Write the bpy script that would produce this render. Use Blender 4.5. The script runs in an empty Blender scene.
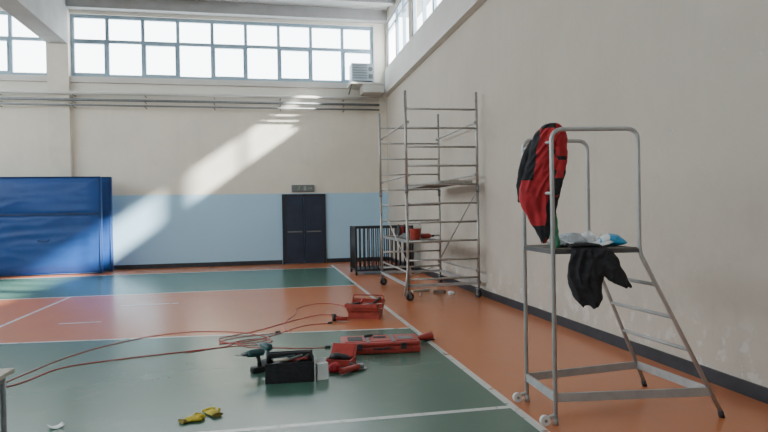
import bpy, bmesh, math, random
from mathutils import Vector, Matrix, Euler, noise as MN
random.seed(7)
D=math.radians
SC=bpy.context.scene
COL=SC.collection

# ---------------------------------------------------------------- materials
def mat(name,col,rough=0.6,metal=0.0,var=0.08,scale=6.0,bump=0.0,bscale=60.0,spec=0.5):
    m=bpy.data.materials.new(name); m.use_nodes=True
    nt=m.node_tree; b=nt.nodes['Principled BSDF']
    tc=nt.nodes.new('ShaderNodeTexCoord')
    n=nt.nodes.new('ShaderNodeTexNoise'); n.inputs['Scale'].default_value=scale; n.inputs['Detail'].default_value=5
    nt.links.new(tc.outputs['Object'],n.inputs['Vector'])
    r=nt.nodes.new('ShaderNodeValToRGB')
    c=Vector(col)
    lo=c*(1-var); hi=c*(1+var)
    r.color_ramp.elements[0].color=(lo[0],lo[1],lo[2],1); r.color_ramp.elements[0].position=.3
    r.color_ramp.elements[1].color=(min(hi[0],1),min(hi[1],1),min(hi[2],1),1); r.color_ramp.elements[1].position=.7
    nt.links.new(n.outputs['Fac'],r.inputs['Fac'])
    nt.links.new(r.outputs['Color'],b.inputs['Base Color'])
    b.inputs['Roughness'].default_value=rough; b.inputs['Metallic'].default_value=metal
    b.inputs['Specular IOR Level'].default_value=spec
    if bump>0:
        n2=nt.nodes.new('ShaderNodeTexNoise'); n2.inputs['Scale'].default_value=bscale
        nt.links.new(tc.outputs['Object'],n2.inputs['Vector'])
        bp=nt.nodes.new('ShaderNodeBump'); bp.inputs['Strength'].default_value=bump; bp.inputs['Distance'].default_value=.01
        nt.links.new(n2.outputs['Fac'],bp.inputs['Height']); nt.links.new(bp.outputs['Normal'],b.inputs['Normal'])
    return m

class NB:
    def __init__(s,nt): s.nt=nt
    def m(s,op,a,b=None,c=None):
        n=s.nt.nodes.new('ShaderNodeMath'); n.operation=op
        for i,v in enumerate([a,b,c]):
            if v is None: continue
            if isinstance(v,(int,float)): n.inputs[i].default_value=v
            else: s.nt.links.new(v,n.inputs[i])
        return n.outputs[0]
    def rng(s,x,a,b): return s.m('MULTIPLY',s.m('GREATER_THAN',x,a),s.m('LESS_THAN',x,b))
    def near(s,x,c,w): return s.m('LESS_THAN',s.m('ABSOLUTE',s.m('SUBTRACT',x,c)),w)
    def mul(s,*a):
        o=a[0]
        for k in a[1:]: o=s.m('MULTIPLY',o,k)
        return o
    def mx(s,*a):
        o=a[0]
        for k in a[1:]: o=s.m('MAXIMUM',o,k)
        return o
    def mix(s,f,a,b):
        n=s.nt.nodes.new('ShaderNodeMix'); n.data_type='RGBA'
        if isinstance(f,(int,float)): n.inputs[0].default_value=f
        else: s.nt.links.new(f,n.inputs[0])
        for i,v in ((6,a),(7,b)):
            if isinstance(v,tuple): n.inputs[i].default_value=(v[0],v[1],v[2],1)
            else: s.nt.links.new(v,n.inputs[i])
        return n.outputs[2]
    def noise(s,scale,detail=5,vec=None,rough=.5):
        n=s.nt.nodes.new('ShaderNodeTexNoise'); n.inputs['Scale'].default_value=scale; n.inputs['Detail'].default_value=detail
        n.inputs['Roughness'].default_value=rough
        if vec is not None: s.nt.links.new(vec,n.inputs['Vector'])
        return n.outputs['Fac']
    def stretch(s,vec,sc):
        n=s.nt.nodes.new('ShaderNodeVectorMath'); n.operation='MULTIPLY'; s.nt.links.new(vec,n.inputs[0]); n.inputs[1].default_value=sc
        return n.outputs[0]
    def smooth(s,x,a,b):
        n=s.nt.nodes.new('ShaderNodeMapRange'); n.interpolation_type='SMOOTHSTEP'
        s.nt.links.new(x,n.inputs[0]); n.inputs[1].default_value=a; n.inputs[2].default_value=b
        return n.outputs[0]

def shader_base(name):
    m=bpy.data.materials.new(name); m.use_nodes=True
    nt=m.node_tree; b=nt.nodes['Principled BSDF']
    tc=nt.nodes.new('ShaderNodeTexCoord'); sp=nt.nodes.new('ShaderNodeSeparateXYZ')
    nt.links.new(tc.outputs['Object'],sp.inputs[0])
    return m,nt,b,NB(nt),tc.outputs['Object'],sp.outputs

SX=1.94     # sideline
def floor_mat():
    m,nt,b,N,vec,(x,y,z)=shader_base('court_floor')
    inx=N.m('LESS_THAN',x,SX)
    # attack line is painted slightly out of square
    yk=N.m('MULTIPLY_ADD',x,.09,y); YK=8.12
    green=N.mul(inx,N.mx(N.m('LESS_THAN',yk,YK),N.rng(y,13.0,17.4)))
    lines=N.mx(
        N.mul(N.near(x,SX,.035),N.m('LESS_THAN',y,18.2)),
        N.mul(N.near(y,4.54,.03),inx),
        N.mul(N.near(yk,YK,.028),inx),
        N.mul(N.near(y,13.0,.035),inx),
        N.mul(N.near(y,17.4,.04),inx),
        N.mul(N.near(x,-3.9,.03),N.rng(y,8.5,13.0)),
        N.mul(N.near(y,9.75,.03),N.rng(x,-3.1,-2.5)),
        N.mul(N.near(y,11.4,.03),N.rng(x,-2.6,-1.6)))
    n1=N.noise(.6,6,vec); n2=N.noise(9,6,vec)
    g=N.mix(n1,(.060,.138,.105),(.078,.165,.128))
    o=N.mix(n1,(.50,.160,.060),(.56,.190,.078))
    c=N.mix(green,o,g)
    wear=N.smooth(n2,.28,.45)
    c=N.mix(N.mul(lines,N.m('MULTIPLY',wear,.85)),c,(.72,.74,.72))
    c=N.mix(N.m('MULTIPLY',N.smooth(N.noise(2.3,8,vec,.7),.52,.75),.10),c,(.35,.30,.25))
    nt.links.new(c,b.inputs['Base Color'])
    r=N.m('MULTIPLY_ADD',N.noise(1.5,3,vec),.06,.22)
    nt.links.new(r,b.inputs['Roughness'])
    b.inputs['Specular IOR Level'].default_value=.65
    return m

def wall_mat(name,base,blue=None,peel=False,hi=None):
    m,nt,b,N,vec,(x,y,z)=shader_base(name)
    lo=tuple(k*.91 for k in base)
    c=N.mix(N.smooth(N.noise(.7,7,vec,.6),.3,.7),lo,base)
    c=N.mix(N.m('MULTIPLY',N.smooth(N.noise(3.5,8,vec,.7),.54,.72),.16),c,tuple(k*.68 for k in base))
    sv=N.stretch(vec,(2.5,2.5,.35))
    c=N.mix(N.m('MULTIPLY',N.smooth(N.noise(1.3,6,sv,.6),.52,.72),.12),c,tuple(k*.65 for k in base))
    if hi: c=N.mix(N.smooth(z,4.9,5.1),c,hi)
    if blue: c=N.mix(N.m('LESS_THAN',z,2.24),c,N.mix(N.noise(1.1,6,vec),tuple(k*.92 for k in blue),blue))
    if peel:
        low=N.m('SUBTRACT',1.0,N.smooth(z,.25,.8))
        pe=N.mul(low,N.smooth(N.noise(5,8,vec,.65),.53,.60))
        c=N.mix(N.m('MULTIPLY',pe,.55),c,(.66,.64,.61))
        st=N.mul(N.m('SUBTRACT',1.0,N.smooth(z,.6,2.3)),N.smooth(N.noise(1.8,8,vec,.7),.46,.70))
        c=N.mix(N.m('MULTIPLY',st,.24),c,(.28,.235,.20))
        tt=N.smooth(N.noise(11,6,vec,.6),.67,.71)
        c=N.mix(N.m('MULTIPLY',tt,.22),c,(.70,.68,.64))
    nt.links.new(c,b.inputs['Base Color'])
    b.inputs['Roughness'].default_value=.8; b.inputs['Specular IOR Level'].default_value=.2
    bp=nt.nodes.new('ShaderNodeBump'); bp.inputs['Strength'].default_value=.12; bp.inputs['Distance'].default_value=.01
    nt.links.new(N.noise(28,5,vec),bp.inputs['Height']); nt.links.new(bp.outputs['Normal'],b.inputs['Normal'])
    return m

def glass_mat():
    m=bpy.data.materials.new('window_glass'); m.use_nodes=True; nt=m.node_tree; nt.nodes.clear()
    o=nt.nodes.new('ShaderNodeOutputMaterial'); t=nt.nodes.new('ShaderNodeBsdfTransparent')
    t.inputs[0].default_value=(.95,.97,.97,1)
    nt.links.new(t.outputs[0],o.inputs[0]); return m
def frosted_mat():  # frosting is added: pane glows but passes no direct sunbeam
    m=bpy.data.materials.new('added_frosted_glass'); m.use_nodes=True; nt=m.node_tree; nt.nodes.clear()
    o=nt.nodes.new('ShaderNodeOutputMaterial'); t=nt.nodes.new('ShaderNodeBsdfTranslucent')
    n=nt.nodes.new('ShaderNodeTexNoise'); n.inputs['Scale'].default_value=3
    r=nt.nodes.new('ShaderNodeMapRange'); r.inputs[3].default_value=.82; r.inputs[4].default_value=.95
    nt.links.new(n.outputs[0],r.inputs[0]); nt.links.new(r.outputs[0],t.inputs[0])
    nt.links.new(t.outputs[0],o.inputs[0]); return m

M={}
M['floor']=floor_mat()
BEI=(.60,.53,.45)
M['wback']=wall_mat('back_wall_paint',(.80,.74,.64),blue=(.44,.67,.86),hi=(.72,.69,.62))
M['wright']=wall_mat('right_wall_paint',(.515,.465,.405),peel=True)
M['wplain']=wall_mat('plain_wall_paint',BEI)
M['conc']=mat('painted_concrete',(.33,.33,.33),.8,var=.10,scale=2)
M['pier']=mat('cream_pier_paint',(.70,.65,.56),.8,var=.08,scale=2)
M['ceil']=mat('ceiling_paint',(.33,.33,.325),.85,var=.06,scale=1.5)
M['beamw']=mat('white_beam_paint',(.57,.56,.53),.7,var=.06,scale=1.5)
M['base']=mat('dark_baseboard',(.026,.028,.036),.5,var=.3)
M['frame']=mat('window_frame_metal',(.27,.37,.46),.5,.1)
M['unit']=mat('blue_grey_unit_enamel',(.42,.50,.57),.5,.1,var=.05)
M['glass']=glass_mat()
M['frost']=frosted_mat()
M['alu']=mat('brushed_aluminium',(.38,.375,.36),.45,.7,var=.14,scale=20)
M['grey']=mat('silver_painted_steel',(.45,.455,.46),.42,.3,var=.10,scale=12)
M['greyl']=mat('flat_grey_painted_steel',(.36,.365,.37),.5,.2,var=.12,scale=12)
M['greyd']=mat('dull_grey_steel',(.20,.21,.22),.5,.35,var=.15,scale=12)
M['darkrim']=mat('dark_board_rim',(.09,.09,.095),.6,.1,var=.2)
M['rust']=mat('worn_plywood',(.14,.12,.10),.75,var=.3,scale=10)
M['black']=mat('black_rubber',(.026,.026,.029),.6,var=.2)
M['blackm']=mat('black_painted_metal',(.022,.024,.031),.45,var=.2)
M['cblack']=mat('black_fabric',(.020,.020,.025),.9,var=.3,scale=30,bump=.4,bscale=200)
M['cred']=mat('red_fabric',(.44,.022,.032),.8,var=.2,scale=12,bump=.3,bscale=200)
M['red']=mat('red_plastic',(.38,.045,.038),.42,var=.15,scale=12)
M['redm']=mat('red_enamel_metal',(.36,.05,.037),.4,.1,var=.2,scale=12)
M['white']=mat('white_plastic',(.66,.66,.65),.5,var=.04)
M['paper']=mat('white_paper',(.80,.82,.85),.8,var=.05)
M['greypaper']=mat('grey_white_cloth',(.52,.56,.62),.8,var=.25,scale=14)
M['bluep']=mat('light_blue_plastic',(.05,.34,.62),.35,var=.25,scale=25)
M['navy']=mat('navy_door_paint',(.022,.032,.062),.5,var=.15,scale=3)
M['tarp']=mat('blue_vinyl_tarp',(.007,.058,.245),.5,var=.14,scale=1.2,bump=.5,bscale=5)
M['tarpd']=mat('dark_blue_vinyl',(.005,.026,.10),.5,var=.2,scale=3)
M['teal']=mat('dark_teal_plastic',(.02,.075,.085),.45,var=.2)
M['green']=mat('green_fabric',(.05,.22,.12),.8,var=.2)
M['yellow']=mat('yellow_leather',(.58,.46,.04),.75,var=.25,scale=25)
M['ochre']=mat('dark_ochre_knit',(.22,.17,.03),.85,var=.25,scale=25)
M['cable']=mat('red_cable_rubber',(.47,.065,.065),.5,var=.15)
M['exitg']=mat('dull_grey_sign_plastic',(.16,.175,.17),.4,var=.05)
M['signw']=mat('dull_white_sign_print',(.33,.35,.34),.5,var=.05)
M['wood']=mat('beech_laminate',(.45,.40,.34),.5,var=.1,scale=8)

# ---------------------------------------------------------------- mesh building
class MB:
    def __init__(s,*mats):
        s.bm=bmesh.new(); s.mats=[M[k] for k in mats] or [M['grey']]
    def box(s,c,d,rot=None,mi=0,bev=0.0,taper=None):
        r=bmesh.ops.create_cube(s.bm,size=1.0); vs=r['verts']
        for v in vs:
            x,y,z=v.co
            if taper and z>0: x*=taper[0]; y*=taper[1]
            v.co=Vector((x*d[0],y*d[1],z*d[2]))
        fs=list({f for v in vs for f in v.link_faces})
        if bev>0:
            es=list({e for v in vs for e in v.link_edges})
            rr=bmesh.ops.bevel(s.bm,geom=es,offset=min(bev,min(d)*.45),segments=2,affect='EDGES',profile=.5)
            vs=[v for v in rr['verts']] ; fs=list({f for v in vs for f in v.link_faces}); vs=list({v for f in fs for v in f.verts})
        R=(Euler(rot).to_matrix() if rot is not None and not isinstance(rot,Matrix) else (rot or Matrix.Identity(3)))
        for v in vs: v.co=R@v.co+Vector(c)
        for f in fs: f.material_index=mi
        return s
    def b2(s,a,b,mi=0,bev=0.0):
        a=Vector(a);b=Vector(b); return s.box((a+b)/2,(abs(b.x-a.x),abs(b.y-a.y),abs(b.z-a.z)),mi=mi,bev=bev)
    def beam(s,p,q,w,h,mi=0,bev=0.0):
        p=Vector(p);q=Vector(q);d=q-p; L=d.length; x=d.normalized()
        up=Vector((0,0,1)) if abs(x.z)<.95 else Vector((0,1,0))
        y=up.cross(x).normalized(); z=x.cross(y)
        R=Matrix((x,y,z)).transposed()
        return s.box((p+q)/2,(L,w,h),rot=R,mi=mi,bev=bev)
    def tube(s,pts,r,seg=10,mi=0,closed=False):
        pts=[Vector(p) for p in pts]; n=len(pts)
        rs=r if isinstance(r,(list,tuple)) else [r]*n
        T=[]
        for i in range(n):
            a=pts[max(i-1,0)]; b=pts[min(i+1,n-1)]
            T.append((b-a).normalized())
        t=T[0]; up=Vector((0,0,1)) if abs(t.z)<.9 else Vector((1,0,0))
        u=(up-t*up.dot(t)).normalized(); rings=[]
        for i in range(n):
            t=T[i]; u=(u-t*u.dot(t)).normalized(); v=t.cross(u)
            rings.append([s.bm.verts.new(pts[i]+(u*math.cos(2*math.pi*k/seg)+v*math.sin(2*math.pi*k/seg))*rs[i]) for k in range(seg)])
        for i in range(n-1):
            for k in range(seg):
                f=s.bm.faces.new((rings[i][k],rings[i][(k+1)%seg],rings[i+1][(k+1)%seg],rings[i+1][k])); f.material_index=mi; f.smooth=True
        f=s.bm.faces.new(rings[0][::-1]); f.material_index=mi
        f=s.bm.faces.new(rings[-1]); f.material_index=mi
        return s
    def cyl(s,p,q,r,seg=16,mi=0): return s.tube([p,q],r,seg,mi)
    def loft(s,secs,n=20,mi=0,fold=0.0,k=5,ph=0.0,smooth=True,mfun=None):
        rings=[]
        for i,(c,a,b) in enumerate(secs):
            c=Vector(c);a=Vector(a);b=Vector(b); ring=[]
            for j in range(n):
                th=2*math.pi*j/n
                f=1+fold*math.sin(k*th+ph+i*.55)+fold*.5*math.sin((k*2+1)*th+i*.9+ph)
                ring.append(s.bm.verts.new(c+(a*math.cos(th)+b*math.sin(th))*f))
            rings.append(ring)
        for i in range(len(rings)-1):
            for j in range(n):
                f=s.bm.faces.new((rings[i][j],rings[i][(j+1)%n],rings[i+1][(j+1)%n],rings[i+1][j]))
                f.material_index=mfun(i,j,f.calc_center_median()) if mfun else mi; f.smooth=smooth
        f=s.bm.faces.new(rings[0][::-1]); f.material_index=mi; f=s.bm.faces.new(rings[-1]); f.material_index=mi
        return s
    def cloth(s,keys,seed=0.0,nsec=60,n=110,amp=.022,mi=0,mfun=None,freq=26.0,hem=.02):
        """limp cloth: keys=(center, half width vec, half depth vec); deep ridged creases"""
        K=[(Vector(a),Vector(b),Vector(c)) for a,b,c in keys]; rings=[]
        def cr(i,t,w):
            p=[K[max(i-1,0)][w],K[i][w],K[min(i+1,len(K)-1)][w],K[min(i+2,len(K)-1)][w]]
            return .5*((2*p[1])+(p[2]-p[0])*t+(2*p[0]-5*p[1]+4*p[2]-p[3])*t*t+(3*p[1]-p[0]-3*p[2]+p[3])*t**3)
        for q in range(nsec+1):
            u=q/nsec*(len(K)-1); i=min(int(u),len(K)-2); t=u-i
            c,a,b=cr(i,t,0),cr(i,t,1),cr(i,t,2); ring=[]
            env=min(1,q/4+.15,(nsec-q)/3+.3)
            for j in range(n):
                th=2*math.pi*j/n
                cx,sy=math.cos(th),math.sin(th)
                base=a*cx+b*(abs(sy)**.8*(1 if sy>=0 else -1))
                p=c+base
                v=Vector((p.x*freq+p.z*freq*.35*math.sin(seed+p.z*3),p.y*freq,p.z*freq*.28+seed*3.1))
                r1=1-2.6*abs(MN.noise(v))
                v2=Vector((p.x*freq*.8+seed,p.y*freq*.8,p.z*freq*1.5)); r2=MN.noise(v2)
                d=(b.normalized()*sy+a.normalized()*cx*.45)
                ring.append(s.bm.verts.new(p+d*(amp*r1*env+amp*.55*r2*env)+Vector((0,0,hem*MN.noise(Vector((th*1.3,seed,2)))*max(0,(q-nsec*.8)/(nsec*.2))))))
            rings.append(ring)
        for i in range(nsec):
            for j in range(n):
                f=s.bm.faces.new((rings[i][j],rings[i][(j+1)%n],rings[i+1][(j+1)%n],rings[i+1][j]))
                f.material_index=mfun(i,j,f.calc_center_median()) if mfun else mi; f.smooth=True
        s.bm.faces.new(rings[0][::-1]).material_index=mi; s.bm.faces.new(rings[-1]).material_index=mi
        return s
    def sheet(s,fn,nu,nv,mi=0,th=.002):
        g=[[s.bm.verts.new(fn(i/nu,j/nv)) for j in range(nv+1)] for i in range(nu+1)]
        h=[[s.bm.verts.new(Vector(fn(i/nu,j/nv))+Vector((0,0,th))) for j in range(nv+1)] for i in range(nu+1)]
        for i in range(nu):
            for j in range(nv):
                f=s.bm.faces.new((g[i][j],g[i][j+1],g[i+1][j+1],g[i+1][j])); f.smooth=True; f.material_index=mi
                f=s.bm.faces.new((h[i][j],h[i+1][j],h[i+1][j+1],h[i][j+1])); f.smooth=True; f.material_index=mi
        for i in range(nu):
            for jj in (0,nv):
                f=s.bm.faces.new((g[i][jj],g[i+1][jj],h[i+1][jj],h[i][jj])); f.material_index=mi
        for j in range(nv):
            for ii in (0,nu):
                f=s.bm.faces.new((g[ii][j],g[ii][j+1],h[ii][j+1],h[ii][j])); f.material_index=mi
        return s
    def done(s,name,root=None,world=False,label=None,cat=None,kind=None,group=None,loc=None,subsurf=0):
        if world and root is not None:
            inv=(Matrix.Translation(root.location)@root.rotation_euler.to_matrix().to_4x4()).inverted()
            for v in s.bm.verts: v.co=inv@v.co
        bmesh.ops.recalc_face_normals(s.bm,faces=s.bm.faces)
        me=bpy.data.meshes.new(name); s.bm.to_mesh(me); s.bm.free()
        for m in s.mats: me.materials.append(m)
        o=bpy.data.objects.new(name,me); COL.objects.link(o)
        if root is not None: o.parent=root
        if loc is not None: o.location=loc
        if subsurf:
            md=o.modifiers.new('sub','SUBSURF'); md.levels=subsurf; md.render_levels=subsurf
        if label: o['label']=label
        if cat: o['category']=cat
        if kind: o['kind']=kind
        if group: o['group']=group
        return o

def root(name,label,cat,loc,rz=0.0,group=None):
    o=bpy.data.objects.new(name,None); COL.objects.link(o); o.empty_display_size=.1
    o.location=loc; o.rotation_euler=(0,0,rz); o['label']=label; o['category']=cat
    if group: o['group']=group
    return o

def fillet(pts,rad,n=6):
    pts=[Vector(p) for p in pts]; out=[pts[0]]
    for i in range(1,len(pts)-1):
        p=pts[i]; a=pts[i-1]-p; b=pts[i+1]-p
        r=rad[i-1] if isinstance(rad,(list,tuple)) else rad
        r=min(r,a.length*.49,b.length*.49)
        A=p+a.normalized()*r; B=p+b.normalized()*r
        for k in range(n+1):
            t=k/n; out.append(A*(1-t)**2+p*2*t*(1-t)+B*t*t)
    out.append(pts[-1]); return out
def smoothpath(pts,n=8):
    P=[Vector(p) for p in pts]; out=[]
    for i in range(len(P)-1):
        p0=P[max(i-1,0)];p1=P[i];p2=P[i+1];p3=P[min(i+2,len(P)-1)]
        for k in range(n):
            t=k/n
            out.append(.5*((2*p1)+(-p0+p2)*t+(2*p0-5*p1+4*p2-p3)*t*t+(-p0+3*p1-3*p2+p3)*t**3))
    out.append(P[-1]); return out
def dup(o,parent,loc=None,rot=None):
    c=o.copy(); COL.objects.link(c); c.parent=parent
    if loc is not None: c.location=loc
    if rot is not None: c.rotation_euler=rot
    return c

# ---------------------------------------------------------------- room
XR=3.95; XL=-13.0; YB=19.2; YF=-8.0; ZC=8.12
S='structure'
MB('floor').b2((XL,YF,-.2),(XR,YB,0)).done('floor',kind=S,label='green and orange sports court floor with worn white lines')
MB('ceil').b2((XL-.3,YF-.3,ZC),(XR+1.18,YB+.3,ZC+.3)).done('ceiling',kind=S,label='grey painted ceiling slab with an unseen eave added to trim the sun')  # eave is out of view, its reach set to narrow the sun band
WZ0,WZ1=5.80,7.68
PX0,PX1=-6.22,-5.64
w=MB('wback')
w.b2((XL,YB,0),(XR,YB+.3,WZ0)).b2((XL,YB,WZ1),(XR,YB+.3,ZC))
w.b2((PX0,YB,WZ0),(PX1,YB+.3,WZ1)).b2((3.55,YB,WZ0),(XR,YB+.3,WZ1)).b2((XL,YB,WZ0),(-12.6,YB+.3,WZ1))
w.done('wall_back',kind=S,label='beige hall end wall with pale blue lower band')
RZ0,RZ1=6.30,7.80
piers=[(19.05,YB+.3),(15.64,15.98),(9.4,9.7),(YF,YF+.5)]  # inner piers added to break up the sun band on the end wall
w=MB('wright')
w.b2((XR,YF,0),(XR+.16,YB+.3,RZ0)).b2((XR,YF,RZ1),(XR+.16,YB+.3,ZC))
for a,b in piers: w.b2((XR,a,RZ0),(XR+.16,b,RZ1))
w.done('wall_right',kind=S,label='tall beige plaster side wall with stains and peeling paint')
w=MB('wplain')
w.b2((XL-.3,YF,0),(XL,YB+.3,4.2)).b2((XL-.3,YF,7.8),(XL,YB+.3,ZC)).b2((XL-.3,YF,4.2),(XL,YF+.5,7.8)).b2((XL-.3,18.8,4.2),(XL,YB+.3,7.8))
w.done('wall_left',kind=S,label='beige side wall with high windows')
MB('wplain').b2((XL-.3,YF-.3,0),(XR+.16,YF,ZC)).done('wall_front',kind=S,label='plain beige end wall')

def window(name,axis,a0,a1,z0,z1,plane,n,tz,w=.10,d=.08,label='blue-grey framed clerestory window with many panes',gl='glass'):
    m=MB('frame',gl)
    def B(a,b,za,zb,mi=0,dd=d):
        if axis=='x': m.b2((a,plane-dd/2,za),(b,plane+dd/2,zb),mi=mi)
        else: m.b2((plane-dd/2,a,za),(plane+dd/2,b,zb),mi=mi)
    B(a0,a1,z0,z0+w); B(a0,a1,z1-w,z1); B(a0,a0+w,z0+w,z1-w); B(a1-w,a1,z0+w,z1-w)
    for i in range(1,n):
        a=a0+(a1-a0)*i/n; B(a-w/2,a+w/2,z0+w,z1-w,dd=d*.9)
    for t in tz: B(a0+w,a1-w,t-w/2,t+w/2,dd=d*.8)
    for i in range(n):
        if i%2: continue
        a=a0+(a1-a0)*i/n+w/2; b=a0+(a1-a0)*(i+1)/n-w/2
        B(a,a+.035,z0+w,tz[0]-w/2,dd=d*1.25); B(b-.035,b,z0+w,tz[0]-w/2,dd=d*1.25)
        if w>.06: B(a+.035,b-.035,z0+w,z0+w+.035,dd=d*1.25); B(a+.035,b-.035,tz[0]-w/2-.035,tz[0]-w/2,dd=d*1.25)
    B(a0+w,a1-w,z0+w,z1-w,mi=1,dd=.008)
    return m.done(name,kind=S,label=label)
window('window_1','x',PX1,3.55,WZ0,WZ1,YB+.12,9,[6.90])
window('window_2','x',-12.6,PX0,WZ0,WZ1,YB+.12,6,[6.90])
window('window_3','y',17.75,19.05,RZ0,RZ1,XR+.08,1,[7.5],w=.05,gl='frost',label='clerestory window in a blue-grey frame, frosting added to scatter the sun')  # frosting added here to keep sun stripes off the end wall
window('window_4','y',15.98,17.75,RZ0,RZ1,XR+.08,2,[7.5],w=.05)
window('window_5','y',9.7,15.64,RZ0,RZ1,XR+.08,6,[7.5],w=.05)
window('window_6','y',YF+.5,9.4,RZ0,RZ1,XR+.08,16,[7.5],w=.05)
window('window_7','y',YF+.5,18.8,4.2,7.8,XL-.15,18,[6.4])

MB('base').b2((XL,YB-.02,0),(.48,YB,.13)).b2((1.90,YB-.02,0),(XR-.02,YB,.13)).done('baseboard_back',kind=S,label='black skirting along the end wall')
MB('base').b2((XR-.02,YF,0),(XR,YB,.125)).done('baseboard_right',kind=S,label='black skirting along the side wall')
MB('pier').b2((PX0,YB-.16,0),(PX1,YB,ZC)).done('trim_1',kind=S,label='cream painted pier')
MB('conc').b2((PX0,YF,6.72),(PX1,YB-.16,ZC)).done('trim_2',kind=S,label='deep concrete roof beam')
MB('beamw').b2((XR-.16,YF,5.36),(XR,YB,5.52)).b2((XR-.05,YF,5.52),(XR,YB,6.26)).done('trim_3',kind=S,label='white ledge beam along the side wall')
MB('conc').b2((PX1,YB-.30,7.78),(XR,YB,ZC)).b2((XL,YB-.3,7.78),(PX0,YB,ZC)).done('trim_4',kind=S,label='grey lintel beam above the windows')
MB('beamw').b2((XL,YB-.10,5.62),(PX0,YB,5.79)).b2((PX1,YB-.10,5.62),(XR-.22,YB,5.79)).done('trim_5',kind=S,label='window sill ledge')
for i,yy in enumerate((17.6,14.0,10.4)):
    MB('conc').b2((PX1,yy,ZC-.22),(XR,yy+.25,ZC)).done('trim_%d'%(6+i),kind=S,label='concrete ceiling rib')

# door
d=MB('navy','blackm')
DX0,DX1=.52,1.86
d.b2((DX0-.02,YB-.05,0),(DX0+.06,YB,2.22),1).b2((DX1-.06,YB-.05,0),(DX1+.02,YB,2.22),1).b2((DX0+.06,YB-.05,2.14),(DX1-.06,YB,2.22),1)
d.b2((DX0+.06,YB-.035,0.01),(1.185,YB,2.14),0).b2((1.195,YB-.035,.01),(DX1-.06,YB,2.14),0)
for (a,b) in ((DX0+.14,1.11),(1.27,DX1-.14)):
    d.b2((a,YB-.045,.2),(b,YB-.034,.95),0,.004).b2((a,YB-.045,1.1),(b,YB-.034,2.0),0,.004)
dr=d.done('door_1',kind=S,label='dark navy double door with panels')
for x0 in (.66,1.26):
    h=MB('greyd'); h.b2((0,YB-.10,1.0),(.46,YB-.07,1.04)).b2((0,YB-.07,1.0),(.03,YB-.04,1.04)).b2((.43,YB-.07,1.0),(.46,YB-.04,1.04))
    h.done('push_bar',root=dr,label='grey panic push bar',loc=(x0,0,0))

# exit sign
r=root('exit_sign','dull grey unlit emergency exit light above the navy door','exit sign',(1.17,YB-.001,2.28))
MB('greyd').box((0,-.04,.12),(.72,.08,.22),bev=.015).done('housing',r)
s=MB('exitg','signw'); s.box((0,-.084,.12),(.66,.008,.17))
s.cyl((-.12,-.088,.175),(-.12,-.094,.175),.018,12,1)
s.beam((-.12,-.091,.155),(-.14,-.091,.11),.005,.03,1).beam((-.14,-.091,.11),(-.11,-.091,.06),.005,.015,1).beam((-.14,-.091,.11),(-.18,-.091,.07),.005,.015,1).beam((-.13,-.091,.15),(-.09,-.091,.12),.005,.012,1)
s.b2((.02,-.094,.05),(.10,-.089,.19),1).beam((.15,-.091,.12),(.28,-.091,.12),.005,.02,1).beam((.28,-.091,.12),(.24,-.091,.16),.005,.018,1).beam((.28,-.091,.12),(.24,-.091,.08),.005,.018,1)
s.done('sign_panel',r,label='grey panel with running figure and arrow')

# wall pipes
for i,(z,rr,mk) in enumerate(((5.26,.05,'beamw'),(5.06,.04,'greyd'),(4.90,.028,'greyd'))):
    r=root('pipe','thin grey pipe running along the end wall' if i else 'thick pale heating pipe running along the end wall','pipe',(0,YB-.30,z),group='pipes along the end wall')
    MB(mk).cyl((XL+.05,0,0),(XR-.3,0,0),rr,14).done('pipe_run',r)
    b=MB('greyd'); b.b2((-.015,-.01,-rr-.015),(.015,.298,-rr+.005))
    b0=b.done('bracket',r,loc=(-11.5,0,0))
    for k in range(1,8): dup(b0,r,(-11.5+k*2.0,0,0))

# heater unit on corner shelf
r=root('air_heater','boxy blue-grey louvred air unit on a corner shelf','heater',(3.04,YB-.5,5.60))
m=MB('unit'); m.b2((-.34,-.25,.14),(.38,.25,.68),bev=.006)
for x in (-.30,.34): m.b2((x-.02,-.22,.05),(x+.02,.22,.14))
m.done('casing',r)
m=MB('greyd')
for k in range(6): m.box((-.07,-.262,.22+k*.08),(.44,.05,.012),rot=(D(30),0,0))
m.done('louvre',r)
m=MB('greyd'); m.cyl((.26,-.251,.5),(.26,-.262,.5),.07,20); m.done('fan_grille',r)
m=MB('greyd'); m.b2((.2,-.262,.2),(.33,-.251,.34)); m.done('control_panel',r)
m=MB('beamw'); m.b2((-.40,-.42,0),(.66,.4,.05)).b2((.0,-.38,-.24),(.66,.3,0),bev=.006); m.done('shelf',r)
m=MB('greyd'); m.beam((-.35,.38,-.18),(-.35,-.35,0),.03,.03); m.done('bracket',r)

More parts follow.
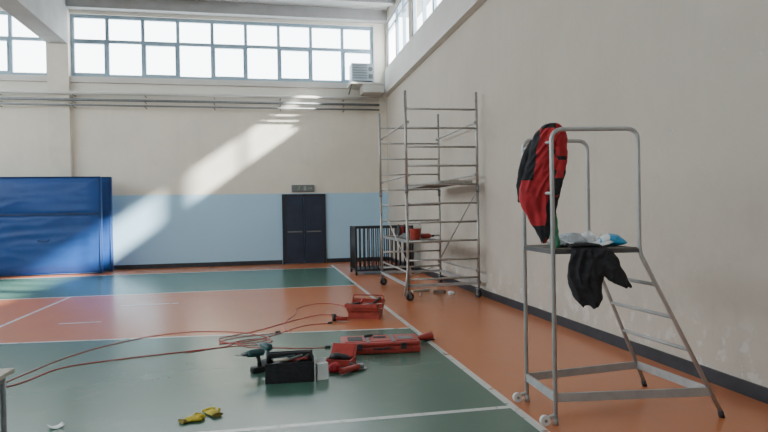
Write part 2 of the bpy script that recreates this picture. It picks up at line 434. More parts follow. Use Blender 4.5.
# ---------------------------------------------------------------- crash mats
def crashmat(x0,x1,y0,y1,h,label,detail):
    r=root('crash_mat',label,'crash mat',((x0+x1)/2,(y0+y1)/2,0),group='crash mats by the end wall')
    L=x1-x0; T=y1-y0
    m=MB('tarp'); nx,nz=80,60
    def P(u,v,side):
        x=-L/2+u*L; z=.02+v*(h-.02)
        puff=.045*math.sin(math.pi*u)**.4*math.sin(math.pi*v)**.4
        inn=min(1,min(u,1-u,v,1-v)*10)
        wr=.015*MN.noise(Vector((x*.8,z*1.1+side,.3)))+.022*(1-2*abs(MN.noise(Vector((x*.9+z*.3,z*3.6-x*.3,side*4)))))
        wr-=.035*math.exp(-((z-1.70)/.05)**2)
        puff+=wr*inn
        e=.05*(1-min(1,min(u,1-u,v,1-v)*14))
        return Vector((x,side*(T/2-.06+puff-e),z))
    G=[[[m.bm.verts.new(P(i/nx,j/nz,sd)) for j in range(nz+1)] for i in range(nx+1)] for sd in (-1,1)]
    for g in G:
        for i in range(nx):
            for j in range(nz):
                f=m.bm.faces.new((g[i][j],g[i+1][j],g[i+1][j+1],g[i][j+1])); f.smooth=True
    for i in range(nx):
        for j in (0,nz): m.bm.faces.new((G[0][i][j],G[0][i+1][j],G[1][i+1][j],G[1][i][j]))
    for j in range(nz):
        for i in (0,nx): m.bm.faces.new((G[0][i][j],G[0][i][j+1],G[1][i][j+1],G[1][i][j]))
    m.done('cover',r)
    p=MB('tarpd'); yy=-T/2+.065
    p.tube([(-L/2,yy,.03),(L/2,yy,.03),(L/2,yy,h-.01),(-L/2,yy,h-.01),(-L/2,yy,.03)],.018,8)
    p.done('piping',r,label='dark blue edge piping')
    if detail:
        p=MB('tarpd'); p.box((0,-T/2-.01,1.70),(L*.995,.02,.045)); p.done('strap',r,label='dark webbing strap')
        for k,x in enumerate((-1.2,.6)):
            q=MB('tarpd'); q.tube(fillet([(-.14,0,0),(-.12,-.05,-.05),(.12,-.05,-.05),(.14,0,0)],.03),.014,8); q.done('handle',r,loc=(x,-T/2-.005,1.0))
    return r
crashmat(-8.7,-4.58,17.95,18.33,2.74,'large blue vinyl crash mat standing upright, strapped',True)
crashmat(-8.5,-4.42,18.45,18.80,2.76,'blue vinyl crash mat standing behind the strapped one',False)

# ---------------------------------------------------------------- ball cage
LX,LY,H=.74,.45,1.24
r=root('ball_cage','black barred metal cage standing near the end wall','cage',(2.97,15.45,0))
m=MB('blackm')
for x in (-LX,LX):
    for y in (-LY,LY): m.box((x,y,H/2),(.05,.05,H))
for z in (.12,H-.03):
    for y in (-LY,LY): m.box((0,y,z),(2*LX,.045,.05))
    for x in (-LX,LX): m.box((x,0,z),(.045,2*LY,.05))
m.done('frame',r)
def panel(L,nb):
    m=MB('blackm')
    for k in range(1,nb): m.cyl((-L+2*L*k/nb,0,.14),(-L+2*L*k/nb,0,H-.04),.015,8)
    return m
panel(LX,13).done('bar_panel',r,loc=(0,-LY,0)); panel(LX,13).done('bar_panel',r,loc=(0,LY,0))
for x in (-LX,LX):
    o=panel(LY,8).done('bar_panel',r,loc=(x,0,0)); o.rotation_euler=(0,0,D(90))
MB('blackm').box((0,0,.13),(2*LX-.04,2*LY-.04,.015)).done('base_plate',r)

# ---------------------------------------------------------------- scaffold
sx0,sx1,sy0,sy1=2.47,3.80,10.35,12.8
r=root('scaffold_tower','aluminium rolling scaffold tower against the side wall','scaffold tower',(0,0,0))
r.location=((sx0+sx1)/2,(sy0+sy1)/2,0)
hw=(sx1-sx0)/2; hl=(sy1-sy0)/2
def ladder(z0,z1,rungs):
    m=MB('alu')
    for x in (-hw,hw): m.cyl((x,0,z0),(x,0,z1),.026,12)
    for z in rungs: m.cyl((-hw,0,z),(hw,0,z),.019,10)
    return m
fr=ladder(.22,2.0,[.38,.72,1.06,1.40,1.74]).done('ladder_frame',r,loc=(0,-hl,0))
dup(fr,r,(0,hl,0))
fr=ladder(2.0,3.76,[2.08,2.42,2.76,3.10,3.44]).done('ladder_frame',r,loc=(0,-hl,0))
dup(fr,r,(0,hl,0))
cp=MB('greyd'); cp.cyl((0,0,-.07),(0,0,.07),.033,12).cyl((0,-.04,0),(0,.04,0),.01,8)
c0=cp.done('coupler',r,loc=(-hw,-hl,2.0))
for (x,y) in ((hw,-hl),(-hw,hl),(hw,hl)): dup(c0,r,(x,y,2.0))
for k,(x,z) in enumerate(((-hw,.5),(hw,.5),(-hw,2.25),(hw,2.25),(hw,3.2),(-hw,3.2))):
    m=MB('alu'); m.cyl((0,-hl,0),(0,hl,0),.016,10); m.box((0,-hl,0),(.06,.05,.05)).box((0,hl,0),(.06,.05,.05)); m.done('guard_rail',r,loc=(x+(.03 if x<0 else -.03),0,z))
for x in (-hw,hw):
    m=MB('greyl'); m.beam((x,-hl,.27),(x,hl,.27),.04,.05); m.done('base_beam',r)
for y in (-hl,hl):
    m=MB('greyl'); m.beam((-hw,y,.27),(hw,y,.27),.04,.05); m.done('base_beam',r)
m=MB('alu'); m.cyl((-hw+.05,-hl,.55),(-hw+.05,hl,1.65),.014,8); m.done('diagonal_brace',r)
m=MB('alu'); m.cyl((hw-.05,hl,.45),(hw-.05,-hl,1.9),.014,8); m.done('diagonal_brace',r)
m=MB('alu'); m.cyl((-hw,-hl+.03,.42),(hw,hl-.03,.42),.014,8); m.done('diagonal_brace',r)
def deck(w,l,x,z,tilt=0):
    m=MB('rust','alu'); m.box((0,0,0),(w,l,.02),mi=0)
    for s_ in (-1,1): m.box((s_*w/2,0,0),(.03,l,.05),mi=1)
    for s_ in (-1,1): m.box((0,s_*l/2,0),(w,.03,.05),mi=1)
    for s_ in (-1,1):
        for q in (-1,1): m.tube(fillet([(s_*w*.35,q*l/2,0),(s_*w*.35,q*(l/2+.06),.03),(s_*w*.35,q*(l/2+.06),-.04)],.02,3),.010,8,1)
    o=m.done('deck_board',r,loc=(x,0,z),label='plywood deck in an aluminium edge frame'); o.rotation_euler=(tilt,0,0); return o
deck(.60,2.30,.28,2.13)
deck(.60,2.30,-.30,1.05)
for (x,y) in ((-hw,-hl),(hw,-hl),(-hw,hl),(hw,hl)):
    e=MB('greyd'); e.cyl((0,0,.17),(0,0,.42),.019,10).cyl((0,0,.28),(0,0,.31),.04,12).box((0,0,.165),(.09,.09,.015))
    for s_ in (-1,1): e.beam((s_*.032,-.0,.16),(s_*.032,.03,.075),.008,.05)
    cst=e.done('caster',r,loc=(x,y,0)); cst.rotation_euler=(0,0,D(-70) if x<0 else D(15))
    wv=MB('black','greyd'); wv.cyl((-.024,.03,.075),(.024,.03,.075),.075,22).cyl((-.027,.03,.075),(.027,.03,.075),.035,14,1); wv.done('wheel',cst)
m=MB('alu'); m.tube(fillet([(-hw,-hl,.9),(-hw-.02,-hl-.03,.5),(-hw-.10,-hl-.12,.10)],.1),.016,8); m.done('stabiliser',r)

dx=(sx0+sx1)/2
rr=root('paint_bucket','dark red bucket on the lower scaffold deck','bucket',(dx-.42,10.75,1.076))
m=MB('redm','greyd'); m.loft([((0,0,0),(.085,0,0),(0,.085,0)),((0,0,.02),(.09,0,0),(0,.09,0)),((0,0,.19),(.11,0,0),(0,.11,0)),((0,0,.2),(.116,0,0),(0,.116,0)),((0,0,.2),(.104,0,0),(0,.104,0)),((0,0,.15),(.10,0,0),(0,.10,0))],n=24); m.done('pail',rr)
m=MB('greyd'); m.tube(smoothpath([(-.115,0,.18),(-.09,-.03,.27),(0,-.04,.31),(.09,-.03,.27),(.115,0,.18)]),.004,6); m.done('handle',rr)
rr=root('hammer_drill','red hammer drill lying on the lower scaffold deck','drill',(dx-.14,10.95,1.076),D(25))
m=MB('red','black'); m.loft([((-.14,0,.05),(0,.03,0),(0,0,.03)),((-.10,0,.055),(0,.045,0),(0,0,.05)),((.04,0,.055),(0,.045,0),(0,0,.05)),((.10,0,.05),(0,.03,0),(0,0,.03))],n=14); m.done('body',rr)
m=MB('black'); m.tube(fillet([(-.13,0,.07),(-.2,0,.06),(-.2,.12,.03),(-.1,.14,.03)],.03),.015,8); m.done('handle',rr)
m=MB('black'); m.cyl((.09,0,.05),(.17,0,.05),.02,12); m.done('chuck',rr)
rr=root('tool_tray','grey metal tray of fittings on the lower scaffold deck','tray',(dx-.25,11.6,1.076))
m=MB('greyd'); m.b2((-.16,-.25,0),(.16,.25,.01)).b2((-.16,-.25,.01),(-.15,.25,.09)).b2((.15,-.25,.01),(.16,.25,.09)).b2((-.15,-.25,.01),(.15,-.24,.09)).b2((-.15,.24,.01),(.15,.25,.09)); m.done('tray_shell',rr)
for a,b,rd in (((-.1,-.1,.03),(.1,.1,.03),.018),((-.1,.12,.03),(.1,-.05,.055),.012)):
    m=MB('black'); m.cyl(a,b,rd,10); m.done('tool',rr)
rr=root('cable_reel','black cable reel standing on the lower scaffold deck','cable reel',(dx-.34,12.25,1.076))
m=MB('black'); m.cyl((-.07,0,.13),(-.055,0,.13),.13,26).cyl((.055,0,.13),(.07,0,.13),.13,26); m.done('flange',rr)
m=MB('cable'); m.cyl((-.055,0,.13),(.055,0,.13),.095,22); m.done('wound_cable',rr)
rr=root('plank','pale board lying on the upper scaffold deck','plank',(dx+.22,11.5,2.156),D(4))
MB('wood').box((0,0,.011),(.2,1.9,.022),bev=.003).done('board',rr)

def scrap(name,label,cat,x,y,rz,fn,grp=None):
    rr=root(name,label,cat,(x,y,0),rz,grp); fn(rr); return rr
scrap('wood_offcut','short pale wooden offcut under the scaffold','wood offcut',3.0,11.5,D(20),lambda q:MB('wood').box((0,0,.02),(.42,.07,.04),bev=.004).done('block',q),'offcuts under the scaffold')
scrap('wood_offcut','small dark wooden offcut under the scaffold','wood offcut',3.3,11.2,D(-40),lambda q:MB('rust').box((0,0,.025),(.22,.10,.05),bev=.004).done('block',q),'offcuts under the scaffold')
scrap('wood_offcut','thin pale wooden strip under the scaffold','wood offcut',2.85,11.0,D(75),lambda q:MB('wood').box((0,0,.01),(.35,.03,.02),bev=.003).done('block',q),'offcuts under the scaffold')
def crum(q):
    m=MB('paper'); m.loft([((0,0,0),(.05,0,0),(0,.04,0)),((.01,0,.02),(.07,0,0),(0,.05,0)),((0,.01,.05),(.05,0,0),(0,.04,0)),((0,0,.065),(.02,0,0),(0,.015,0))],n=12,fold=.14,smooth=False); m.done('crumple',q)
scrap('crumpled_paper','crumpled white paper under the scaffold','paper',3.45,10.95,0,crum)

# ---------------------------------------------------------------- referee stand
NL=Vector((2.08,4.08,0)); NT=Vector((2.73,3.99,0)); NF=Vector((3.36,3.92,0))
FL=Vector((2.11,4.64,0)); FT=Vector((2.73,4.70,0)); FF=Vector((3.30,4.77,0))
def Z(v,z): return Vector((v.x,v.y,z))
rs=root('referee_stand','silver-grey tubular steel referee stand with ladder and wheels','referee stand',(2.08,4.08,0))
def sideframe(a,b,c,top):
    m=MB('grey'); m.tube(fillet([Z(a,.03),Z(a,top),Z(b,top),Z(b,1.27),Z(c,.022)],[.09,.09,.05],8),.0165,12); return m
sideframe(NL,NT,NF,2.19).done('side_frame',rs,world=True)
sideframe(FL,FT,FF,2.18).done('side_frame',rs,world=True)
def lerp(a,b,t): return a+(b-a)*t
def strg(top,foot,z):
    t=(1.27-z)/(1.27-.022); return Z(lerp(top,foot,t),z)
for z in (1.02,.77,.52):
    a=strg(NT,NF,z); b=strg(FT,FF,z)
    m=MB('greyl'); m.cyl(a,b,.0145,12); m.done('ladder_step',rs,world=True)
zb=.20
for (p,q) in ((Z(NL,zb),strg(NT,NF,zb)),(Z(FL,zb),strg(FT,FF,zb)),(Z(NL,zb),Z(FL,zb)),(strg(NT,NF,zb),strg(FT,FF,zb))):
    m=MB('greyl'); m.beam(p,q,.02,.065,bev=.003); m.done('base_rail',rs,world=True)
m=MB('grey'); m.cyl(Z(NL,1.72),Z(FL,1.72),.012,10); m.done('cross_rail',rs,world=True)
m=MB('grey'); m.cyl(Z(NL,2.10),Z(FL,2.10),.012,10); m.done('cross_rail',rs,world=True)
m=MB('darkrim','rust')
pl=[NL,NT,FT,FL]
for i in range(4): m.beam(Z(pl[i],1.28),Z(pl[(i+1)%4],1.28),.025,.03)
bmv=[m.bm.verts.new(Z(v,z)) for z in (1.285,1.303) for v in (NL,NT,FT,FL)]
for idx in ((3,2,1,0),(4,5,6,7),(0,1,5,4),(1,2,6,5),(2,3,7,6),(3,0,4,7)): m.bm.faces.new([bmv[k] for k in idx]).material_index=1
m.done('platform',rs,world=True,label='thin dark board platform')
for F_ in (NF,FF):
    m=MB('black'); m.cyl(Z(F_,0),Z(F_,.05)-Vector((.015,0,0)),.021,12); m.done('rubber_foot',rs,world=True)
for base in (NL,FL):
    m=MB('greyl'); m.beam(Z(base,.07),Z(base,.05)+Vector((-.085,0,0)),.03,.02).cyl(Z(base,0),Z(base,.05),.020,12); br=m.done('wheel_bracket',rs,world=True)
    m=MB('white','greyd'); c=Z(base,.038)+Vector((-.085,0,0)); m.cyl(c+Vector((0,-.016,0)),c+Vector((0,.016,0)),.038,24).cyl(c+Vector((0,-.02,0)),c+Vector((0,.02,0)),.012,12,1)
    m.done('wheel',rs,world=True,label='white plastic wheel')

# jacket draped over the stand's rail
PX=.00755
def jz(py): return 1.6-(py-209.3)*PX
rj=root('jacket','red and black work jacket draped over the stand rail','jacket',(2.10,4.30,1.37),D(-11.2))
prof=[(122,550,557,.02),(126,543,562,.05),(133,536,566,.07),(143,532,567,.07),(155,529,567,.065),(168,525,566,.06),(180,521,563,.055),(191,519,560,.05),(202,520,557,.045),(214,525,554,.04),(226,532,551,.03),(236,538,549,.022),(241,541,546,.014)]
secs=[]
for py,l,rg,t in prof:
    cx=((l+rg)/2-543)*PX; hwid=(rg-l)/2*PX
    secs.append(((cx,-.06,jz(py)-1.37),(hwid,0,0),(0,t,0)))
def jm(i,j,c):
    x=c.x; z=c.z+1.37
    px=543+x/PX; py=209.3+(1.6-z)/PX
    wob=2*MN.noise(Vector((0,0,z*9)))
    if py<128+wob*1.5 and px<555: return 1
    if py<180 and px<539+wob-(py-131)*.17: return 1
    if py>170 and px>550+wob-(py-170)*.13: return 1
    if py>226: return 1
    if 150<py-(px-556)*.25<155 and 546<px<563: return 1
    return 0
m=MB('cred','cblack'); m.cloth(secs,seed=1.7,nsec=100,n=170,amp=.017,mfun=jm,freq=17,hem=.05); m.done('body',rj)
m=MB('cblack'); m.cloth([((-.035,.03,.78),(.035,0,.01),(0,.02,0)),((-.07,.02,.71),(.045,0,.01),(0,.025,0)),((-.11,.01,.60),(.045,0,0),(0,.025,0)),((-.145,.0,.48),(.038,0,0),(0,.024,0)),((-.155,-.01,.36),(.035,0,0),(0,.022,0)),((-.145,-.01,.29),(.035,0,0),(0,.018,0))],seed=4.1,nsec=50,n=70,amp=.011,freq=20); m.done('sleeve',rj,label='black sleeve')
m=MB('cred','cblack'); m.cloth([((.10,-.115,.78),(.032,0,.02),(0,.02,0)),((.12,-.12,.68),(.036,0,0),(0,.024,0)),((.12,-.12,.56),(.032,0,0),(0,.024,0)),((.10,-.12,.44),(.030,0,0),(0,.02,0)),((.075,-.12,.33),(.028,0,0),(0,.016,0))],seed=6.3,nsec=50,n=70,amp=.011,freq=19,mfun=lambda i,j,c:1 if (c.z<.46 or .60<c.z<.63) else 0); m.done('sleeve',rj,label='red sleeve with black cuff')
m=MB('cblack'); m.cloth([((-.03,-.08,.80),(0,.012,.02),(0,.03,0)),((.0,-.08,.85),(0,0,.018),(0,.03,0)),((.06,-.07,.872),(0,0,.014),(0,.03,0)),((.11,-.06,.85),(0,0,.014),(0,.03,0)),((.13,-.06,.82),(0,0,.011),(0,.02,0))],seed=2.2,nsec=24,n=30,amp=.008); m.done('collar',rj)

rg=root('green_cloth','small green cloth tucked beneath the jacket on the platform','cloth',(2.19,4.26,1.3035),D(-11))
m=MB('green'); m.cloth([((0,0,0),(.035,0,0),(0,.04,0)),((-.005,0,.08),(.032,0,0),(0,.03,0)),((-.01,0,.20),(.028,0,0),(0,.02,0)),((-.01,0,.27),(.018,0,0),(0,.014,0))],seed=3,nsec=30,n=40,amp=.012); m.done('folds',rg)

# black garment hanging bunched from the platform edge
rt=root('dark_jacket','black garment hanging bunched over the stand platform edge','jacket',(2.32,3.975,.93),D(-7.8))
def tz(py): return (1.6-(py-209)*.0072)-.93
def tsec(lst): return [(((px-590)*.0072,dy,tz(py)),(w*.0072,0,0),(0,t,0)) for (px,py,w,dy,t) in lst]
m=MB('cblack'); m.cloth(tsec([(589,248,17,.02,.010),(589,252,21,-.03,.018),(588,261,22,-.04,.030),(585,271,20,-.045,.036),(582,281,17,-.045,.034),(583,291,15,-.045,.030),(585,300,13,-.045,.026),(587,307,8,-.045,.016)]),seed=8.2,nsec=80,n=120,amp=.018,freq=17,hem=.04); m.done('body',rt)
m=MB('cblack'); m.cloth(tsec([(600,250,10,-.02,.010),(603,259,11,-.055,.022),(606,268,11,-.06,.026),(611,276,11,-.06,.026),(617,283,9,-.06,.022),(622,287,6,-.06,.016),(625,289,3,-.06,.010)]),seed=5.5,nsec=60,n=90,amp=.016,freq=20,hem=.02); m.done('sleeve',rt)
m=MB('cblack'); m.cloth([((-.15,.03,tz(247)),(0,.03,0),(0,0,.006)),((-.10,.02,tz(246)),(0,.05,0),(0,0,.010)),((0,.02,tz(246)),(0,.05,0),(0,0,.010)),((.08,.02,tz(247)),(0,.04,0),(0,0,.006))],seed=9,nsec=30,n=40,amp=.007); m.done('collar',rt)

def paper(x,y,rz,l,w,c,z=1.3035,mk='paper',name='paper_sheet',label='curled white paper sheet on the stand platform',cat='paper',ph=0):
    q=root(name,label,cat,(x,y,z),rz,group='loose papers on the stand platform' if name=='paper_sheet' else None)
    MB(mk).sheet(lambda u,v:(l*(u-.5),w*(v-.5),c*(2*u-1)**2*(.6+.4*v)+.006*math.sin(9*v+ph)+.007),10,8).done('sheet',q); return q
paper(2.40,4.15,D(8),.36,.15,.05)
paper(2.30,4.46,D(-25),.26,.17,.085,ph=1,mk='greypaper',label='curled grey printed sheet on the stand platform')
paper(2.62,4.54,D(-40),.22,.16,.09,ph=3)
q=root('plastic_packet','crinkled light blue plastic packet on the platform','plastic packet',(2.64,4.22,1.304),D(-20))
m=MB('bluep','paper'); m.loft([((-.10,0,.02),(0,.06,0),(0,0,.01)),((-.08,0,.035),(0,.07,0),(0,0,.034)),((-.02,0,.05),(0,.075,0),(0,0,.048)),((.05,0,.046),(0,.07,0),(0,0,.042)),((.09,0,.032),(0,.065,0),(0,0,.024)),((.11,0,.028),(0,.06,0),(0,0,.006))],n=24,fold=.08,k=5,mfun=lambda i,j,c:1 if (-.07<c.x<-.02) else 0); m.done('pouch',q)
q=root('grey_cloth','crumpled grey-white cloth heaped on the platform','cloth',(2.37,4.33,1.304),D(10))
m=MB('greypaper'); m.cloth([((-.17,0,.012),(0,.05,0),(0,0,.008)),((-.10,0,.045),(0,.08,0),(0,0,.032)),((-.02,0,.055),(0,.08,0),(0,0,.04)),((.06,0,.05),(0,.06,0),(0,0,.035)),((.12,0,.02),(0,.04,0),(0,0,.012))],seed=7,nsec=50,n=70,amp=.015,hem=0); m.done('folds',q)
q=root('white_cloth','crumpled white cloth beside the blue packet','cloth',(2.54,4.38,1.304),D(60))
m=MB('paper'); m.cloth([((-.07,0,.012),(0,.035,0),(0,0,.008)),((-.04,0,.045),(0,.05,0),(0,0,.03)),((.03,0,.06),(0,.045,0),(0,0,.04)),((.08,0,.02),(0,.03,0),(0,0,.012))],seed=4.4,nsec=40,n=60,amp=.014,hem=0); m.done('folds',q)

# ---------------------------------------------------------------- tools on the floor
def tray(L,W,Hh,mk='redm',t=.006):
    m=MB(mk); m.b2((-L/2,-W/2,0),(L/2,W/2,t)).b2((-L/2,-W/2,t),(L/2,-W/2+t,Hh)).b2((-L/2,W/2-t,t),(L/2,W/2,Hh)).b2((-L/2,-W/2+t,t),(-L/2+t,W/2-t,Hh)).b2((L/2-t,-W/2+t,t),(L/2,W/2-t,Hh)); return m
q=root('tool_case','flat closed red plastic tool case with dark lid markings','tool case',(1.27,6.80,0),D(-5))
LC=.90
m=MB('red'); m.box((0,0,.04),(LC,.44,.08),bev=.02).box((0,0,.084),(LC-.04,.41,.012),bev=.004)
for x in (-.36,-.18,0,.18,.36): m.box((x,-.218,.04),(.03,.012,.06),bev=.004)
m.done('body',q)
m=MB('red','greyd','black'); m.box((0,0,.108),(LC,.44,.04),bev=.016)
for x in (-.29,0,.29): m.box((x,0,.130),(.24,.32,.012),bev=.005)
for x in (-.145,.145): m.box((x,0,.130),(.035,.38,.010),mi=1)
m.box((.29,-.03,.138),(.18,.16,.006),mi=1,bev=.002).box((-.29,-.02,.138),(.17,.20,.006),mi=2,bev=.002).box((0,.04,.138),(.15,.08,.006),mi=2,bev=.002)
m.done('lid',q)
for x in (-.25,.25):
    m=MB('black'); m.box((0,0,0),(.06,.02,.07),bev=.004).box((0,-.008,-.02),(.05,.012,.025),bev=.003); m.done('latch',q,loc=(x,-.227,.085))
m=MB('black'); m.tube(fillet([(-.09,-.21,.07),(-.09,-.265,.07),(.09,-.265,.07),(.09,-.21,.07)],.025),.011,8); m.done('handle',q)
q=root('screwdriver','grey and black screwdriver lying on the red case','screwdriver',(1.22,6.86,.144),D(24))
m=MB('black'); m.tube([(-.14,0,.018),(-.12,0,.018),(-.05,0,.018),(-.03,0,.018)],[.012,.018,.017,.010],12); m.done('handle',q)
m=MB('greyd'); m.cyl((-.03,0,.018),(.13,0,.018),.005,8); m.done('shaft',q)
q=root('electric_sander','red hand tool lying beside the red case','hand tool',(1.90,7.12,0),D(20))
m=MB('red','black'); m.loft([((-.12,0,.04),(0,.025,0),(0,0,.025)),((-.07,0,.045),(0,.035,0),(0,0,.035)),((.03,0,.05),(0,.045,0),(0,0,.045)),((.10,0,.05),(0,.045,0),(0,0,.045)),((.12,0,.05),(0,.02,0),(0,0,.02))],n=16); m.done('body',q)
m=MB('black'); m.box((.06,0,.008),(.12,.09,.016),bev=.004); m.done('pad',q)

q=root('cantilever_toolbox','open stepped red metal cantilever toolbox on the orange court','toolbox',(1.45,8.9,0),D(-24))
tray(.48,.22,.12).done('body',q)
for sgn in (-1,1):
    tray(.48,.12,.05).done('tray',q,loc=(0,sgn*.13,.135)); tray(.48,.12,.05).done('tray',q,loc=(0,sgn*.235,.20))
    for x in (-.246,.246):
        m=MB('greyd'); m.beam((x,sgn*.05,.06),(x,sgn*.25,.24),.005,.018); m.done('link_arm',q)
m=MB('redm'); m.tube(fillet([(-.24,.12,.18),(-.24,.20,.32),(.24,.20,.32),(.24,.12,.18)],.03),.010,8); m.done('handle',q)
for a,b,rd,mk in (((-.18,-.03,.12),(.12,.03,.17),.022,'black'),((-.1,.04,.1),(.18,-.05,.19),.014,'greyd'),((-.2,-.24,.235),(-.02,-.21,.26),.016,'black'),((.02,-.24,.235),(.18,-.25,.26),.012,'greyd'),((-.12,.0,.18),(-.02,.05,.29),.020,'red'),((.1,.1,.2),(.2,.16,.29),.020,'black')):
    m=MB(mk); m.cyl(a,b,rd,10); m.done('tool',q)
q=root('hand_torch','black and red hand torch beside the open toolbox','torch',(1.04,8.72,0),D(160))
m=MB('red'); m.tube([(-.12,0,.04),(.02,0,.04),(.06,0,.05)],[.028,.03,.045],14); m.done('body',q)
m=MB('black'); m.tube([(.06,0,.05),(.11,0,.05)],[.05,.05],16); m.done('head',q)

def drill(q,body,grip):
    m=MB(body,'black'); m.loft([((-.10,0,.20),(0,.025,0),(0,0,.025)),((-.08,0,.20),(0,.036,0),(0,0,.038)),((.03,0,.20),(0,.038,0),(0,0,.04)),((.08,0,.20),(0,.028,0),(0,0,.03))],n=16); m.done('body',q)
    m=MB(grip); m.tube([(-.03,0,.18),(-.045,0,.12),(-.05,0,.05)],[.024,.021,.023],10); m.done('grip',q)
    m=MB('black'); m.box((-.03,0,.03),(.14,.08,.06),bev=.012); m.done('battery',q)
    m=MB('greyd'); m.tube([(.08,0,.20),(.12,0,.20),(.14,0,.20)],[.022,.022,.012],12).cyl((.14,0,.2),(.2,0,.2),.004,8); m.done('chuck',q)

q=root('toolbox','black open tool box full of tools on the green court','toolbox',(.20,5.82,0),D(-3))
m=tray(.46,.28,.19,'cblack',.012); m.box((0,-.143,.10),(.38,.008,.12),bev=.002); m.done('body',q)
m=MB('black'); m.b2((-.22,.136,.19),(.22,.148,.24)).tube(fillet([(-.21,0,.18),(-.21,0,.25),(.21,0,.25),(.21,0,.18)],.03),.010,8); m.done('handle',q)
for a,b,rd,mk in (((-.17,-.06,.16),(.12,.06,.21),.014,'greyd'),((-.1,.08,.15),(.17,-.02,.20),.012,'red'),((-.15,.03,.18),(-.02,-.1,.22),.016,'wood'),((.02,-.1,.15),(.18,.09,.2),.018,'black'),((-.18,.1,.17),(.05,.11,.2),.013,'teal')):
    m=MB(mk); m.cyl(a,b,rd,10); m.done('tool',q)
q=root('white_carton','small white carton standing by the black toolbox','carton',(.50,5.74,0),D(12))
m=MB('paper'); m.box((0,0,.08),(.11,.07,.16),bev=.003); m.done('body',q)
m=MB('paper'); m.box((0,.03,.175),(.10,.004,.05),rot=(D(25),0,0)); m.done('flap',q)
q=root('power_drill','dark teal cordless drill standing beside the black toolbox','drill',(-.14,6.14,0),D(200),'dark teal cordless drills'); drill(q,'teal','black')
q=root('power_drill','dark teal cordless drill standing behind the black toolbox','drill',(-.03,6.42,0),D(120),'dark teal cordless drills'); drill(q,'teal','teal')
q=root('drill_case','small open red plastic case cluttered with dark tools','tool case',(.74,6.24,0),D(-24))
m=tray(.28,.20,.07,'red',.01); m.done('tray_shell',q)
m=MB('red'); m.box((0,0,0),(.28,.18,.02),bev=.008).box((0,0,.012),(.22,.13,.012),bev=.004); o=m.done('lid',q,loc=(-.01,.16,.105)); o.rotation_euler=(D(50),0,0)
m=MB('black'); m.loft([((-.11,0,.08),(0,.03,0),(0,0,.025)),((-.05,0,.09),(0,.045,0),(0,0,.035)),((.06,0,.08),(0,.035,0),(0,0,.03)),((.11,0,.07),(0,.015,0),(0,0,.015))],n=14).tube([(-.05,0,.09),(-.02,-.09,.10)],.02,8); m.done('tool',q)
q=root('angle_grinder','red angle grinder lying by the drill case','angle grinder',(.82,5.92,0),D(35))
m=MB('red'); m.tube([(-.15,0,.035),(-.05,0,.035),(.05,0,.035),(.09,0,.035)],[.028,.03,.034,.026],14); m.done('body',q)
m=MB('greyd'); m.cyl((.12,0,.018),(.12,0,.06),.032,16).cyl((.12,0,.012),(.12,0,.018),.058,24); m.done('disc',q)
m=MB('black'); m.cyl((.10,.03,.04),(.10,.14,.04),.014,10); m.done('side_handle',q)
q=root('work_cloth','crumpled dark red cloth beside the white carton','cloth',(.64,5.97,0),D(10))
m=MB('cred'); m.cloth([((0,0,.0),(.045,0,0),(0,.04,0)),((0,0,.03),(.06,0,0),(0,.05,0)),((.01,0,.07),(.045,0,0),(0,.04,0)),((.02,0,.09),(.02,0,0),(0,.02,0))],seed=2.5,nsec=24,n=50,amp=.018,hem=0); m.done('folds',q)

def glove(x,y,rz,label,z=0):
    q=root('work_glove',label,'glove',(x,y,z),rz,group='yellow work gloves')
    m=MB('yellow'); m.loft([((-.06,0,.012),(0,.038,0),(0,0,.011)),((-.02,0,.016),(0,.045,0),(0,0,.015)),((.03,0,.016),(0,.048,0),(0,0,.015)),((.055,0,.014),(0,.042,0),(0,0,.011))],n=16); m.done('palm',q)
    for k,(yy,L) in enumerate(((-.033,.045),(-.011,.055),(.012,.052),(.034,.04))):
        m=MB('yellow'); m.tube(smoothpath([(.04,yy,.015),(.04+L*.5,yy*1.15,.028),(.045+L,yy*1.3,.014)],3),.012,8); m.done('finger',q)
    m=MB('yellow'); m.tube(smoothpath([(-.01,-.035,.015),(.02,-.065,.018),(.05,-.075,.014)],3),.012,8); m.done('thumb',q)
    m=MB('ochre'); m.loft([((-.09,0,.016),(0,.046,0),(0,0,.015)),((-.055,0,.014),(0,.038,0),(0,0,.013))],n=16); m.done('cuff',q)
glove(-.60,4.84,D(35),'yellow work glove with ochre cuff lying flat')
glove(-.45,4.95,D(120),'yellow work glove with ochre cuff, beside its pair')
q=root('paper_scrap','small white paper scrap on the green court','paper',(-1.60,4.93,0),D(30))
MB('paper').sheet(lambda u,v:(.10*(u-.5),.08*(v-.5),.02*(2*u-1)**2+.002),8,6).done('sheet',q)

def cable(pts,label,r=.005):
    q=root('extension_cable',label,'cable',(pts[0][0],pts[0][1],0),group='red cables on the court')
    P=[(x-pts[0][0],y-pts[0][1],r+.0005) for x,y in pts]
    MB('cable').tube(smoothpath(P,10),r,8).done('cord',q)
    m=MB('black'); a=Vector(P[-1]); b=Vector(P[-2]); d=(a-b).normalized(); a.z=.015
    m.cyl(a-d*.005,a+d*.06,.0145,10); m.done('plug',q)
cable([(-2.9,5.9),(-2.40,6.28),(-2.15,6.86),(-1.51,7.14),(-.77,7.34),(-.45,7.5),(-.62,7.85),(-.53,8.03),(-.15,8.33),(.43,9.02),(.8,9.35),(.98,9.25)],'long red extension cable snaking across the court',.0055)
cable([(-.95,7.22),(-.5,7.42),(-.1,7.45),(.05,7.62),(-.15,7.78),(-.4,7.68),(-.25,7.35),(.1,7.2),(.35,7.1),(.66,7.05)],'red cable with a loose tangle behind the black toolbox',.0045)
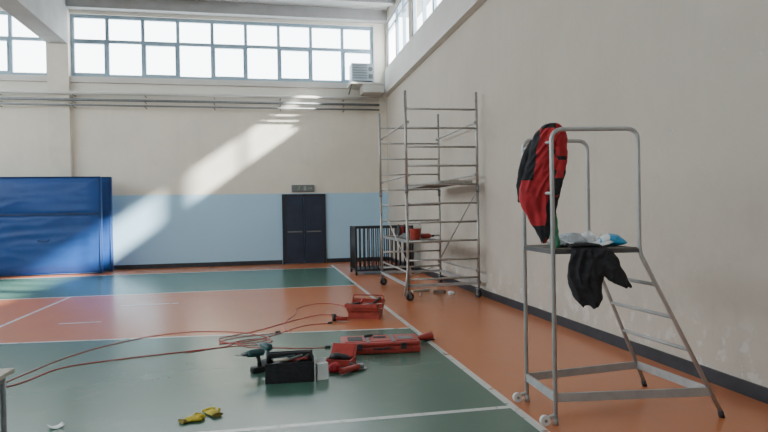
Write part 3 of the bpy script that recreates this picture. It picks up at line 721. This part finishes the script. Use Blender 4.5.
cable([(-2.6,6.0),(-2.45,6.7),(-2.2,7.5),(-1.7,8.2),(-1.1,8.5),(-.5,8.35),(-.1,8.0),(.0,7.7),(-.3,7.55),(-.6,7.7),(-.4,7.95),(.1,8.1)],'thin red cable curling across the green court',.0045)
cable([(.3,8.0),(.22,8.7),(.42,9.5),(.5,10.1),(.85,10.5),(1.2,10.3),(1.35,9.6)],'red cable looping beside the open toolbox')
cable([(-.6,7.6),(-.2,7.70),(.1,8.0),(.5,8.5),(.85,8.58)],'short red cable leading to the open toolbox')

# desk
q=root('desk','school desk with a pale top and tubular steel legs','desk',(-1.95,3.3,0))
MB('wood').box((0,0,.765),(1.15,.62,.025),bev=.004).done('desktop',q)
m=MB('greyd'); m.b2((-.54,-.28,.71),(.54,.28,.7523)); m.done('under_frame',q)
l0=None
for x in (-.53,.53):
    for y in (-.27,.27):
        if l0 is None:
            l0=MB('greyd').cyl((0,0,.01),(0,0,.73),.0145,12).cyl((0,0,0),(0,0,.03),.018,12).done('leg',q,loc=(x,y,0))
        else: dup(l0,q,(x,y,0))

# ---------------------------------------------------------------- light
wd=bpy.data.worlds.new('sky'); SC.world=wd; wd.use_nodes=True
bg=wd.node_tree.nodes['Background']; bg.inputs[0].default_value=(.92,.965,1.0,1); bg.inputs[1].default_value=10.0
sun=bpy.data.lights.new('sun','SUN'); sun.energy=35; sun.angle=D(2.4); sun.color=(1,.96,.89)
so=bpy.data.objects.new('sun',sun); COL.objects.link(so)
dv=Vector((-1,.50,-.70)); so.rotation_euler=dv.to_track_quat('-Z','Y').to_euler(); so.location=(12,0,14)
def portal(name,loc,rot,sx,sy):
    l=bpy.data.lights.new(name,'AREA'); l.shape='RECTANGLE'; l.size=sx; l.size_y=sy
    l.cycles.is_portal=True
    o=bpy.data.objects.new(name,l); COL.objects.link(o); o.location=loc; o.rotation_euler=rot
portal('portal_back',(-4.6,YB+.31,6.74),(D(-90),0,0),16.4,1.9)
portal('portal_right',(XR+.2,5.8,7.06),(0,D(90),0),1.50,27)
portal('portal_left',(XL-.32,5.5,6.0),(0,D(-90),0),3.6,26.4)

# ---------------------------------------------------------------- camera
cd=bpy.data.cameras.new('camera'); co=bpy.data.objects.new('camera',cd); COL.objects.link(co)
cd.sensor_width=36; cd.lens=595/768*36; cd.clip_end=200
co.matrix_world=Matrix.Translation((0,0,1.6))@Matrix.Rotation(D(-11.2),4,'Z')@Matrix.Rotation(D(90-.385),4,'X')@Matrix.Rotation(D(-1.0),4,'Z')
SC.camera=co
